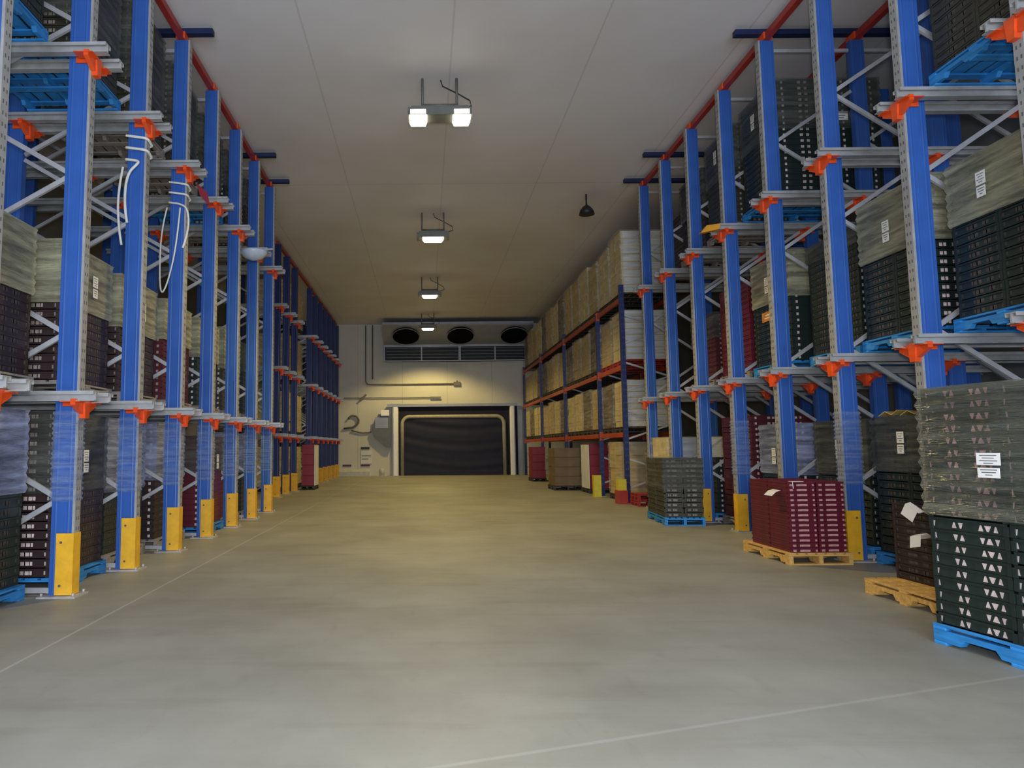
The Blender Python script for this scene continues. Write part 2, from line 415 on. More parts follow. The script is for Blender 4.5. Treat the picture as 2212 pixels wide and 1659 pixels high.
POSTFILM = film_mesh(0.205, 0.105, 0.84, 1.66, 0.045, 'filmpost', False)
def rack_frame(x, y, s, off, levels, label, cross=False, guard=True, sleeve=False):
    t = thing('drive_in_rack', (x, y, 0), label, 'storage rack', 'blue drive-in rack frames along the aisle')
    place('upright_post', POST, t, (0, 0, 0.012))
    place('edge_flange', FLANGE, t, (s * 0.107, 0, 0.012))['label'] = 'pale galvanised edge of the post with punched slots'
    place('foot_plate', PLATE, t, (0, 0, 0), 0 if s > 0 else PI)
    if guard: place('column_guard', GUARD[s], t, (0, 0, 0))['label'] = 'yellow guard at the foot'
    if sleeve: place('film_sleeve', POSTFILM, t, (s * 0.01, 0, 0))['label'] = 'glossy clear film wound round the post'
    xi = -s * off
    for j in (1, 2):
        place('upright_post', POST, t, (xi * j, 0, 0.012)); place('foot_plate', PLATE, t, (xi * j, 0, 0))
    for seg in (0, 1):
        for k in range(5):
            z = 0.86 + 1.52 * k
            xs = xi * seg - s * 0.10
            if z + 0.74 < POST_H: place('brace', BR[s, 1], t, (xs, 0, z + 0.03))
            if z - 0.72 < POST_H and z - 0.03 < POST_H: place('brace', BR[s, -1], t, (xs, 0, z - 0.03))
        place('brace', BR[s, 0], t, (xi * seg - s * 0.10, 0, POST_H - 0.12))
        place('brace', BR[s, 0], t, (xi * seg - s * 0.10, 0, 0.05))
    for z in levels:
        for xx in (0, xi):
            place('arm_bracket', ARM[s], t, (xx, 0, z))
        for q in (-1, 1): place('pallet_rail', RAIL[s], t, (0, q * 0.15, z))
    if cross: place('top_crossbar', CROSS[s], t, (0, 0, POST_H + 0.105))
    return t

LV_L = (1.83, 5.11); LV_R = (2.30, 4.67)
note = {0: ', cut off by the left photo edge', 2: ', white cord tied round its post', 3: ', white cord looped over its post'}
for k in range(0, 8):
    rack_frame(XL, YL(k), 1, 1.4, LV_L,
               '%s blue rack from the camera on the left%s' % (ORD[k], note.get(k, '')), cross=k in (3, 6, 7), sleeve=k > 0)
note = {0: ', cut off by the right photo edge', 1: ', behind the tall green stack', 2: ', beside the burgundy trays'}
for k in range(0, 8):
    rack_frame(XR, YR(k), -1, 1.25, LV_R,
               '%s blue rack from the camera on the right%s' % (ORD[k], note.get(k, '')), cross=k in (3, 6, 7), sleeve=k in (2, 4))

def tie_beam(x, y0, y1, ys, label):
    b = MB(); b.box(-0.04, 0.04, y0, y1, 0, 0.09, 'red')
    t = thing('tie_beam', (x, 0, POST_H + 0.014), label, 'beam', 'red tie beams over the racks')
    b.build('beam', None, t)
    for y in ys:
        MB().box(-0.06, 0.06, y - 0.10, y + 0.10, 0.09, 0.094, 'orange').box(-0.06, -0.041, y - 0.10, y + 0.10, 0.0, 0.09, 'orange').box(0.041, 0.06, y - 0.10, y + 0.10, 0.0, 0.09, 'orange').build('splice_plate', None, t)
tie_beam(XL, 3.5, YL(7) + 0.15, [YL(k) for k in range(8)], 'long red tie beam under the ceiling over the left posts at the aisle')
tie_beam(XR, 3.5, YR(7) + 0.15, [YR(k) for k in range(8)], 'long red tie beam under the ceiling over the right posts at the aisle')
tie_beam(XL - 1.4, 3.5, YL(7) + 0.15, [YL(k) for k in range(8)], 'red tie beam over the inner left posts, deeper in the rack')
tie_beam(XR + 1.25, 3.5, YR(7) + 0.15, [YR(k) for k in range(8)], 'red tie beam over the inner right posts, deeper in the rack')

# ------------------------------------------------------------------ pallets
def pallet_meshes(wx, wy, mm):
    """pallet with its boards along y, origin at the centre of its base; parts as (name, mesh, location)"""
    out = []
    n = 7; bwid = wx / n * 0.80
    deck = MB().box(-bwid/2, bwid/2, -wy/2, wy/2, 0, 0.018, mm).mesh('deck_board', bevel=0.002)
    for i in range(n):
        x = -wx/2 + bwid/2 + i * (wx - bwid) / (n - 1)
        out.append(('deck_board', deck, (x, 0, 0.112)))
    st = MB()   # stringer with two fork notches
    y0 = wy / 2
    prof = [(-y0, 0.018), (-y0*0.66, 0.018), (-y0*0.60, 0.060), (-y0*0.24, 0.060), (-y0*0.18, 0.018), (y0*0.18, 0.018), (y0*0.24, 0.060), (y0*0.60, 0.060), (y0*0.66, 0.018), (y0, 0.018), (y0, 0.094), (-y0, 0.094)]
    st.prism(prof, 'x', -0.022, 0.022, mm)
    stm = st.mesh('stringer')
    for x in (-wx/2 + 0.024, 0, wx/2 - 0.024): out.append(('stringer', stm, (x, 0, 0)))
    cb = MB().box(-wx/2, wx/2, -0.045, 0.045, 0, 0.018, mm).mesh('bottom_board', bevel=0.002)
    lead = MB().box(-wx/2, wx/2, -0.045, 0.045, 0, 0.018, mm).mesh('lead_board', bevel=0.002)
    for y in (-wy/2 + 0.046, 0, wy/2 - 0.046):
        out.append(('bottom_board', cb, (0, y, 0)))
        out.append(('cross_board', lead, (0, y, 0.094)))
    return out
PCACHE = {}
def pallet(x, y, z, wx, wy, mm, label, rotz=0, group=None):
    key = (round(wx, 2), round(wy, 2), mm)
    if key not in PCACHE: PCACHE[key] = pallet_meshes(wx, wy, mm)
    t = thing('pallet', (x, y, z), label, 'pallet', group, rotz)
    for nm, me, loc in PCACHE[key]: place(nm, me, t, loc)
    return t
PAL_H = 0.130

# ------------------------------------------------------------------ trays
TCACHE = {}
def tray_mesh(wx, wy, h, body, mark, markx='markfaint', style=0):
    key = (round(wx, 3), round(wy, 3), round(h, 4), body, mark, markx, style)
    if key in TCACHE: return TCACHE[key]
    b = MB(); X, Y = wx / 2 - 0.003, wy / 2 - 0.003; H = h - 0.002
    t = 0.008
    b.box(-X + t, X - t, -Y + t, Y - t, 0, 0.008, body)                    # bottom
    lo = H * 0.80
    for s in (-1, 1):                                                     # walls set in a little, the rim standing proud
        x0, x1 = sorted((s * (X - t), s * (X - 2 * t))); b.box(x0, x1, -Y + t, Y - t, 0, lo, body)
        y0, y1 = sorted((s * (Y - t), s * (Y - 2 * t))); b.box(-X + t, X - t, y0, y1, 0, lo, body)
        x0, x1 = sorted((s * X, s * (X - 2 * t))); b.box(x0, x1, -Y, Y, lo, H, body)
        y0, y1 = sorted((s * Y, s * (Y - 2 * t))); b.box(-X, X, y0, y1, lo, H, body)
        for q in (-1, 1):                                                 # corner posts
            x0, x1 = sorted((s * X, s * (X - 0.03))); y0, y1 = sorted((q * Y, q * (Y - 0.03)))
            b.box(x0, x1, y0, y1, 0, lo, body)
    def mk(face, s, u, wd, z0, z1, sk=0):
        if face == 'x':
            xx = s * (X - t); xo = xx + s * 0.0015
            x0, x1 = sorted((xx, xo)); b.box(x0, x1, u - wd/2, u + wd/2, z0, z1, markx)
        else:
            yy = s * (Y - t); yo = yy + s * 0.0015
            y0, y1 = sorted((yy, yo)); b.box(u - wd/2, u + wd/2, y0, y1, z0, z1, mark)
    if style:      # small triangular prints, alternately point up and point down
        def tri(s, u, wd, flip):
            zl, zh = H * 0.22, H * 0.70
            if flip: zl, zh = zh, zl
            xx = s * (X - t); x0, x1 = sorted((xx, xx + s * 0.0015))
            b.prism([(u - wd/2, zl), (u + wd/2, zl), (u + wd*0.12, zh), (u - wd*0.12, zh)], 'x', x0, x1, mark)
        for s in (-1, 1):
            for q, (u, wd) in enumerate(((0.88, 0.018), (0.34, 0.032), (0.17, 0.032), (-0.34, 0.032), (-0.51, 0.045), (-0.70, 0.028))):
                tri(s, u * Y, wd, (q + style) % 2)
    for s in (-1, 1):
        for face, W in (('x', Y), ('y', X)):
            if style and face == 'x': continue
            for u, wd in ((-0.52, 0.045), (-0.40, 0.04), (0.0, 0.05), (0.16, 0.06), (0.30, 0.03), (-0.86, 0.03), (0.86, 0.03)):
                mk(face, s, u * W, wd * min(1, W / 0.27), H * 0.30, H * 0.72)
    TCACHE[key] = b.mesh('tray'); return TCACHE[key]

def slit_tray_mesh(wx, wy, h, body, mark):
    """shallow tray with long pale hand-slots"""
    key = ('slit', wx, wy, h, body, mark)
    if key in TCACHE: return TCACHE[key]
    b = MB(); X, Y = wx / 2 - 0.002, wy / 2 - 0.002; H = h - 0.0015; t = 0.006
    b.box(-X + t, X - t, -Y + t, Y - t, 0, H * 0.72, body)
    b.box(-X, X, -Y, -Y + 0.02, H*0.72, H, body); b.box(-X, X, Y - 0.02, Y, H*0.72, H, body)
    b.box(-X, -X + 0.02, -Y, Y, H*0.72, H, body); b.box(X - 0.02, X, -Y, Y, H*0.72, H, body)
    for s in (-1, 1):
        for W, face in ((X, 'y'), (Y, 'x')):
            for u, wd in ((0.05, 0.72), (-0.68, 0.24), (0.86, 0.14)):
                if face == 'x': continue
                a, c = u * W - wd * W / 2, u * W + wd * W / 2
                if face == 'y':
                    y0, y1 = sorted((s*(Y-t), s*(Y-t) + s*0.0015)); b.box(a, c, y0, y1, H*0.18, H*0.58, mark)
                else:
                    x0, x1 = sorted((s*(X-t), s*(X-t) + s*0.0015)); b.box(x0, x1, a, c, H*0.18, H*0.58, mark)
    TCACHE[key] = b.mesh('tray'); return TCACHE[key]

def label_mesh(s, wd=0.15, h=0.2):
    """paper slip with rows of print, facing the aisle (+x when s>0), wavy"""
    b = MB()
    x0, x1 = sorted((0, s * 0.002)); b.box(x0, x1, -wd/2, wd/2, 0.012, h, 'paper')
    x0, x1 = sorted((0, s * 0.004)); b.box(x0, x1, -wd*0.44, wd*0.47, -h*0.75, -0.004, 'paper')
    xa, xb = sorted((s * 0.002, s * 0.003))
    for z, f in ((0.80, 0.7), (0.62, 0.5), (0.42, 0.75), (0.25, 0.4)):
        b.box(xa, xb, -wd*f/2, wd*f/2, h*z, h*z + h*0.05, 'ink')
    xa, xb = sorted((s * 0.004, s * 0.005))
    for z, f in ((-0.22, 0.7), (-0.40, 0.6), (-0.58, 0.3)):
        b.box(xa, xb, -wd*f/2, wd*f/2, h*z, h*z + h*0.06, 'ink')
    return b.mesh('paper_label')
LAB = {1: label_mesh(1, 0.11, 0.13), -1: label_mesh(-1, 0.11, 0.13)}

COLN = {'green': 'dark green', 'brown': 'dark brown', 'olive': 'olive', 'burg': 'burgundy', 'maroon': 'maroon'}
def tray_load(x_face, s, y0, y1, z0, h, d, body, mark, where, film=None, film_from=0.55, pitch=0.085, fine=True, lab=None, pal='pblue', palname='blue', top_body=None, paloff=0.04):
    """wrapped load of trays on a pallet; x_face is the aisle face, s=+1 when the aisle lies to +x"""
    xc = x_face - s * d / 2; yc = (y0 + y1) / 2; wy = y1 - y0
    pallet(xc + s * paloff, yc, z0, d + 0.02, wy + 0.02, pal, '%s pallet under load %s' % (palname, where), group='pallets under the tray loads')
    zb = z0 + PAL_H + 0.001
    t = thing('tray_load', (xc, yc, zb), '%s%s tray load %s' % ('wrapped ' if film else 'unwrapped ', COLN[body], where), 'load of trays', 'pallet loads of trays in the racks')
    n = max(2, int(round((h - PAL_H) / pitch)))
    for i in range(n):
        bd = body if not (top_body and i >= n * 0.55) else top_body
        jx, jy = random.uniform(-0.004, 0.004), random.uniform(-0.004, 0.004)
        if fine:
            me = tray_mesh(d / 2, wy / 2, pitch, bd, mark)
            for (u, v) in ((s * d / 4, -wy / 4), (s * d / 4, wy / 4), (-s * d / 4, -wy / 4)):
                place('tray', me, t, (u + jx, v + jy, i * pitch))
        else:
            place('tray', tray_mesh(d, wy, pitch, bd, mark), t, (jx, jy, i * pitch))
    if film:
        zf = (n * pitch) * film_from
        place('stretch_film', film_mesh(d + 0.012, wy + 0.012, zf, n * pitch + 0.006, pitch, film), t)['label'] = 'translucent stretch film round the upper trays'
    if lab is not None:
        place('paper_label', LAB[s], t, (s * (d / 2 + 0.03), lab[0], n * pitch * lab[1]))
    return t

LOADS = {}
# bays: (bay k between post k and k+1, level, body, mark, height, film, film_from, depth, label, pallet, face shift)
def load_row(side, rows):
    for (k, lev, body, mark, h, film, ff, d, lab, pal, dxf) in rows:
        s = 1 if side == 'left' else -1
        ya = (YL if s > 0 else YR)(k); yb = ya + PITCH_Y
        yc = (ya + yb) / 2
        z0 = (0.0,) + (LV_L if s > 0 else LV_R)
        xf = (-3.47 if s > 0 else 4.97) - s * dxf
        lv = ('on floor', 'on lower rails', 'on upper rails')[lev]
        where = '%s, %s bay from the camera at %s' % (lv, ORD[k], side)
        pn = {'pblue': 'blue', 'pwood': 'pale', 'pgrey': 'grey', 'pred': 'red', 'pdark': 'dark'}[pal]
        LOADS[side, k, lev] = tray_load(xf, s, yc - 0.54, yc + 0.54, z0[lev] + 0.001, h, d, body, mark, where, film, ff, fine=(k <= 2), lab=lab, pal=pal, palname=pn)

load_row('left', [
    (0, 0, 'green', 'markdim', 1.66, 'filmblue', 0.52, 1.0, None, 'pblue', 0.10),
    (0, 1, 'brown', 'markdim', 1.50, 'filmpale', 0.55, 1.0, None, 'pgrey', 0.10),
    (0, 2, 'green', 'markdim', 1.55, None, 0.6, 1.0, None, 'pblue', 0.10),
    (1, 0, 'brown', 'mark', 1.66, 'film', 0.50, 1.0, (0.05, 0.68), 'pblue', 0.0),
    (1, 1, 'brown', 'markdim', 1.46, 'filmpale', 0.55, 1.0, (0.12, 0.75), 'pgrey', 0.0),
    (1, 2, 'olive', 'markdim', 1.70, 'film', 0.25, 1.0, None, 'pblue', 0.0),
    (2, 0, 'green', 'mark', 1.66, 'filmblue', 0.45, 1.0, None, 'pgrey', 0.12),
    (2, 1, 'brown', 'markdim', 1.52, 'filmpale', 0.55, 1.0, (0.1, 0.75), 'pgrey', 0.02),
    (2, 2, 'olive', 'markdim', 1.62, 'film', 0.30, 1.0, (-0.2, 0.8), 'pgrey', 0.0),
    (3, 0, 'brown', 'mark', 1.62, 'filmblue', 0.5, 1.0, None, 'pgrey', 0.08),
    (3, 1, 'maroon', 'markdim', 1.50, 'filmpale', 0.6, 1.0, None, 'pgrey', 0.02),
    (3, 2, 'olive', 'markdim', 1.55, 'film', 0.3, 1.0, None, 'pgrey', 0.0),
    (4, 0, 'burg', 'mark', 1.46, 'film', 0.6, 1.0, (0.2, 0.7), 'pblue', -0.10),
    (4, 1, 'green', 'mark', 1.50, 'filmpale', 0.55, 1.0, None, 'pgrey', 0.0),
    (4, 2, 'olive', 'markdim', 1.45, 'film', 0.35, 1.0, None, 'pblue', 0.0),
    (5, 0, 'maroon', 'mark', 1.60, 'filmblue', 0.5, 1.0, None, 'pgrey', 0.0),
    (5, 1, 'olive', 'mark', 1.60, 'filmpale', 0.5, 1.0, None, 'pgrey', 0.0),
    (5, 2, 'green', 'mark', 1.45, 'film', 0.5, 1.0, None, 'pgrey', 0.0),
    (6, 0, 'green', 'markdim', 1.60, 'filmblue', 0.5, 1.0, None, 'pgrey', 0.0),
    (6, 1, 'green', 'markdim', 1.45, 'film', 0.6, 1.0, None, 'pgrey', 0.0),
    (6, 2, 'brown', 'markdim', 1.45, 'film', 0.6, 1.0, None, 'pgrey', 0.0),
])
load_row('right', [
    (0, 1, 'green', 'markpink', 1.56, 'filmpale', 0.60, 1.0, (0.12, 0.78), 'pblue', 0.0),
    (0, 2, 'olive', 'markdim', 1.85, None, 0.6, 1.0, None, 'pblue', -0.05),
    (1, 0, 'green', 'mark', 1.55, 'film', 0.60, 1.0, (0.05, 0.80), 'pblue', 0.0),
    (1, 1, 'green', 'mark', 1.64, 'filmpale', 0.56, 1.0, (0.05, 0.72), 'pblue', 0.0),
    (2, 0, 'green', 'markdim', 1.58, 'film', 0.55, 1.0, (0.0, 0.75), 'pblue', 0.12),
    (2, 1, 'green', 'mark', 1.55, 'film', 0.85, 1.3, None, 'pblue', 0.15),
    (3, 0, 'green', 'mark', 1.58, 'filmblue', 0.52, 1.0, (0.1, 0.68), 'pblue', 0.05),
    (3, 1, 'green', 'mark', 1.64, 'filmpale', 0.58, 1.3, (0.05, 0.75), 'pblue', 0.05),
    (3, 2, 'green', 'mark', 1.72, 'film', 0.55, 1.45, (0.1, 0.78), 'pblue', 0.0),
    (4, 0, 'maroon', 'mark', 1.75, None, 0.5, 1.2, None, 'pgrey', 0.05),
    (4, 1, 'burg', 'markdim', 1.60, None, 0.6, 1.2, None, 'pgrey', 0.12),
    (4, 2, 'olive', 'markdim', 1.74, 'film', 0.55, 1.2, (0.1, 0.8), 'pgrey', 0.0),
    (5, 0, 'green', 'mark', 1.10, None, 0.5, 1.2, None, 'pblue', 0.05),
    (5, 1, 'maroon', 'markdim', 1.30, 'film', 0.62, 1.2, (-0.1, 0.8), 'pgrey', 0.15),
    (5, 2, 'brown', 'markdim', 1.55, 'film', 0.5, 1.2, None, 'pgrey', 0.05),
    (6, 2, 'brown', 'markdim', 1.20, None, 0.5, 1.2, None, 'pgrey', 0.2),
])

b = MB(); b.box(-0.002, 0, -0.13, 0.13, -0.07, 0.07, 'orangelabel').box(-0.003, -0.002, -0.10, 0.02, 0.01, 0.03, 'paper').box(-0.003, -0.002, -0.10, 0.06, -0.03, -0.015, 'paper')
b.build('orange_label', None, LOADS['right', 3, 1], (-0.655, 0.15, 0.72))['label'] = 'orange paper label'
b = MB(); b.box(-0.085, 0.085, -0.002, 0, -0.06, 0.06, 'paper').box(-0.06, 0.05, -0.003, -0.002, 0.0, 0.012, 'ink').box(-0.06, 0.03, -0.003, -0.002, -0.03, -0.018, 'ink')
b.build('paper_label', None, LOADS['right', 3, 2], (0.18, -0.562, 1.06))['label'] = 'white paper label on the end face'
b = MB()
b.prism([(-0.09, 0.002), (-0.02, 0.05), (0.05, 0.01), (0.11, 0.06), (0.112, 0.066), (0.05, 0.016), (-0.02, 0.056), (-0.092, 0.008)], 'y', -0.10, 0.12, 'kraft')
kraft_me = b.mesh('crumpled_paper')
for (x, y, k, lb) in ((5.22, 0.22, 1, 'crumpled yellow paper on the right floor load behind the foreground stack, nearer piece'), (5.12, 0.42, 1, 'crumpled yellow paper on the right floor load beside the post, farther piece')):
    tag(place('crumpled_paper', kraft_me, None, (x, YR(k) + PITCH_Y / 2 + y, 0.001 + PAL_H + 0.001 + 17 * 0.085 + 0.012), x), lb, 'paper')

# ------------------------------------------------------------------ loads standing out in the aisle on the right
# tall green stack in the foreground
FG = thing('tray_load', (3.92, 4.36, PAL_H + 0.001), 'tall dark green tray stack in the right foreground, grey film and white label', 'load of trays', rotz=0.16)
pallet(3.92, 4.36, 0.0, 1.02, 1.14, 'pblue', 'bright blue wooden pallet under the tall foreground stack at the right', 0.16)
for i in range(20):
    me = tray_mesh(0.50, 0.55, 0.0763, 'green', 'markpink' if i > 8 else 'mark', 'mark', 1 + i % 2)
    for (u, v) in ((-0.25, -0.275), (-0.25, 0.275), (0.25, -0.275), (0.25, 0.275)):
        place('tray', me, FG, (u + random.uniform(-0.004, 0.004), v + random.uniform(-0.004, 0.004), i * 0.0763))
place('stretch_film', film_mesh(1.012, 1.112, 0.70, 20 * 0.0763 + 0.006, 0.0763, 'film'), FG)['label'] = 'grey translucent stretch film round the upper half'
place('paper_label', label_mesh(-1, 0.155, 0.085), FG, (-0.535, 0.06, 1.02))['label'] = 'white two-sheet shipping label with grey print'

# brown stack on a pale pallet behind it, every tray loose
pallet(4.22, 5.92, 0.0, 0.76, 1.00, 'pwood', 'pale wooden pallet sticking out behind the foreground stack', 0.0)
def loose_stack(cx, cy, wx, wy, n, pitch, body, mark, colname, what, rotz, mesher, group):
    c, sn = math.cos(rotz), math.sin(rotz)
    names = {(-1, -1): 'near aisle corner', (-1, 1): 'far aisle corner', (1, -1): 'near inner corner', (1, 1): 'far inner corner'}
    for i in range(n):
        for (u, v), nm in names.items():
            lx, ly = u * wx / 4 + random.uniform(-0.002, 0.002), v * wy / 4 + random.uniform(-0.002, 0.002)
            o = place('tray', mesher(wx / 2, wy / 2, pitch, body, mark), None, (cx + lx*c - ly*sn, cy + lx*sn + ly*c, PAL_H + 0.001 + i * pitch), rotz)
            lay = 'top layer' if i == n - 1 else ('bottom layer' if i == 0 else '%s layer up' % ORD[i])
            tag(o, '%s tray, %s, %s, %s' % (colname, nm, lay, what), 'tray', group)
loose_stack(4.40, 5.93, 0.54, 0.98, 10, 0.065, 'brown', 'markdim', 'dark brown', 'stack behind the tall green one', 0.03, tray_mesh, 'dark brown trays behind the foreground stack')
for (y, z, ln, rz, lb) in ((6.02, 0.74, 0.17, 0.4, 'crumpled white paper slip near the top of the dark brown tray stack'), (5.98, 0.52, 0.15, -0.2, 'crumpled white paper slip halfway down the dark brown tray stack')):
    b = MB()
    b.prism([(0, 0), (-0.05, 0.03), (-0.09, 0.02), (-0.092, 0.024), (-0.05, 0.036), (0, 0.006)], 'y', -ln/2, ln/2, 'paper')
    b.prism([(-0.088, 0.02), (-0.11, -0.07), (-0.112, -0.07), (-0.092, 0.022)], 'y', -ln/2 + 0.02, ln/2, 'paper')
    o = b.build('paper_slip', None, None, (4.118, y, z)); o.rotation_euler.x = rz
    tag(o, lb, 'paper', 'paper slips on the tray stacks')

# burgundy stack on a pale pallet
pallet(4.255, 8.42, 0.0, 0.69, 1.12, 'pwood', 'pale wooden pallet carrying the burgundy trays', 0.0)
loose_stack(4.255, 8.35, 0.62, 0.92, 14, 0.054, 'burg', 'markpink', 'burgundy', 'stack on the pale pallet', 0.0, slit_tray_mesh, 'burgundy trays on the pale pallet')
for (x, y, z, rx, lb) in ((3.93, 8.10, 0.79, 0.0, 'white paper slip stuck out of the upper burgundy trays'), (4.05, 7.92, PAL_H + 14 * 0.054 + 0.003, 0.2, 'yellowish paper slip lying on top of the burgundy trays')):
    b = MB()
    if rx == 0:
        b.prism([(0, 0), (-0.05, -0.015), (-0.10, -0.06), (-0.101, -0.056), (-0.05, -0.009), (0, 0.004)], 'y', -0.09, 0.09, 'paper')
    else:
        b.prism([(-0.06, 0), (0.06, 0), (0.06, 0.004), (-0.06, 0.004)], 'y', -0.06, 0.03, 'paper')
        b.prism([(-0.06, 0.004), (-0.05, -0.07), (-0.06, -0.07), (-0.064, 0.0)], 'y', -0.065, -0.061, 'paper')
    o = b.build('paper_slip', None, None, (x, y, z)); tag(o, lb, 'paper', 'paper slips on the tray stacks')

# olive stack in the aisle in front of the far right posts
st = thing('tray_load', (4.26, 12.40, PAL_H + 0.001), 'film-wrapped olive tray stack in the aisle before the far right posts', 'load of trays', rotz=-0.09)
pallet(4.26, 12.40, 0.0, 0.64, 1.32, 'pblue', 'blue pallet under the olive tray stack by the far right posts', -0.09)
for i in range(12):
    me = tray_mesh(0.31, 0.62, 0.079, 'olive', 'markdim')
    for (u, v) in ((-0.155, -0.31), (-0.155, 0.31), (0.155, -0.31)):
        place('tray', me, st, (u + random.uniform(-0.008, 0.008), v, i * 0.079))
place('stretch_film', film_mesh(0.632, 1.252, 0.45, 0.954, 0.079, 'film'), st)

# ------------------------------------------------------------------ far left block of navy rack frames
FLX = -3.97
def far_rail_mesh():
    b = MB()
    for q in (-1, 1):
        b.box(-1.2, 0.30, q * 0.13 - 0.05, q * 0.13 + 0.05, -0.012, 0, 'galv'); b.box(-1.2, 0.30, q * 0.13 - 0.01, q * 0.13 + 0.01, -0.08, -0.012, 'galv')
    return b.mesh('pallet_rail')
FRAIL = far_rail_mesh(); FGUARD = guard_mesh(1, 'yellow', 0.56, 0.17)
for k, y in enumerate((19.25, 20.55, 21.86, 24.75, 26.05, 27.35, 28.65, 29.95, 31.25, 32.5)):
    t = thing('drive_in_rack', (FLX, y, 0), 'navy rack, %s from the near end of the far left row' % ORD[k], 'storage rack', 'navy rack frames at the far left')
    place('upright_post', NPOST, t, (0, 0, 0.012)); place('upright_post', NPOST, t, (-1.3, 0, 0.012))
    place('foot_plate', PLATE, t, (0, 0, 0)); place('column_guard', FGUARD, t)['label'] = 'orange-yellow guard at the foot'
    for z in (1.70, 3.50, 5.20):
        place('arm_bracket', ARM[1], t, (0, 0, z)); place('pallet_rail', FRAIL, t, (0, 0, z))
    for q in range(4): MB().bar((-0.1, 0, 0.6 + 1.5*q), (-1.2, 0, 1.3 + 1.5*q), 0.03, 0.045, 'brace').bar((-0.1, 0, 0.6 + 1.5*q), (-1.2, 0, -0.05 + 1.5*q + 0.06), 0.03, 0.045, 'brace').build('brace', None, t)
t = thing('tie_beam', (FLX, 0, POST_H + 0.014), 'red tie beam over the navy posts at the far left', 'beam', 'red tie beams over the racks')
MB().box(-0.04, 0.04, 19.2, 32.4, 0, 0.09, 'red').build('beam', None, t)

# ------------------------------------------------------------------ carton loads
def carton_mesh(wx, wy, h, mm):
    b = MB()
    if mm == 'cartonwhite':     # white printed ends, tan sides
        b.box(-wx/2 + 0.004, wx/2, -wy/2 + 0.004, wy/2 - 0.004, 0, h, 'cartontan'); b.box(-wx/2 + 0.05, wx/2 - 0.05, -wy/2, wy/2, 0.012, h - 0.006, mm)
    else: b.box(-wx/2, wx/2, -wy/2, wy/2, 0, h, mm)
    me = b.mesh('carton', bevel=0.006); return me
CC = {}
def carton_load(x, y, z, wx, wy, h, mm, label, film='filmclear', pal='pdark', layers=4, group='wrapped carton loads on the right pallet racks', palname='dark'):
    pallet(x, y, z, wx + 0.04, wy + 0.02, pal, '%s pallet under %s' % (palname, label.replace('the ', '')), group='pallets under the carton loads')
    t = thing('carton_load', (x, y, z + PAL_H + 0.001), label, 'load of cartons', group)
    hh = (h - PAL_H) / layers
    for i in range(layers):
        for q in (-1, 1):
            key = (round(wx, 2), round(wy, 2), round(hh, 3), mm)
            if key not in CC: CC[key] = carton_mesh(wx - 0.02, wy / 2 - 0.012, hh - 0.003, mm)
            place('carton', CC[key], t, (random.uniform(-0.01, 0.01), q * wy / 4, i * hh))
    if film: place('stretch_film', film_mesh(wx + 0.02, wy + 0.02, 0.01, h - PAL_H + 0.008, 0.26, film), t)
    return t

# pallet racking on the right beyond the blue frames
RX = 4.58
def rack_upright(y, idx, label, top):
    t = thing('pallet_rack', (RX, y, 0), label, 'storage rack', 'dark uprights of the right pallet racks')
    for xx in (0, 1.1):
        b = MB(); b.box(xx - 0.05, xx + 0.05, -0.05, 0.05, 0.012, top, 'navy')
        z = 0.3
        while z < top - 0.1:
            b.box(xx - 0.03, xx - 0.015, -0.0515, -0.05, z, z + 0.04, 'hole'); b.box(xx + 0.015, xx + 0.03, -0.0515, -0.05, z, z + 0.04, 'hole'); z += 0.15
        b.build('post', None, t)
        MB().box(xx - 0.09, xx + 0.09, -0.08, 0.08, 0, 0.012, 'plate').build('foot_plate', None, t)
    z = 0.35; d = 1
    while z + 0.6 < top:
        MB().bar((0.05, 0, z), (1.05, 0, z + 0.32), 0.03, 0.04, 'brace').build('brace', None, t)
        MB().bar((1.05, 0, z + 0.32), (0.05, 0, z + 0.64), 0.03, 0.04, 'brace').build('brace', None, t)
        z += 1.1
    return t
UY = [16.35, 18.65, 23.2, 27.9, 32.6]
tops = [5.0, 4.72, 4.9, 4.9, 4.9]
nm = ['dark rack upright at the near end of the right pallet racks', 'dark rack upright behind the red totes on the right', 'dark rack upright in the middle of the right pallet racks',
      'dark rack upright behind the brown cartons far on the right', 'dark rack upright next to the back wall on the right']
for i, y in enumerate(UY): rack_upright(y, i, nm[i], tops[i])
gl = ['yellow guard on a red base at the near rack end on the right', 'tall yellow corner guard before the second dark upright on the right', None, 'small yellow guard far back on the right']
for i, g in enumerate(gl):
    if not g: continue
    t = thing('column_guard', (RX - 0.16, UY[i] - 0.05, 0), g, 'guard', 'yellow guards of the right pallet racks')
    MB().prism([(-0.09, -0.12), (0.09, -0.12), (0.09, -0.10), (-0.07, -0.10), (-0.07, 0.10), (-0.09, 0.10)], 'z', 0.01 if i else 0.30, 0.55, 'brightyellow').build('guard_plate', None, t)
    MB().box(-0.11, 0.11, -0.14, 0.14, 0, 0.012 if i else 0.30, 'brightyellow' if i else 'red').build('base', None, t)
LEVZ = (1.60, 3.15, 4.72)
lvn = ('lowest', 'middle', 'top')
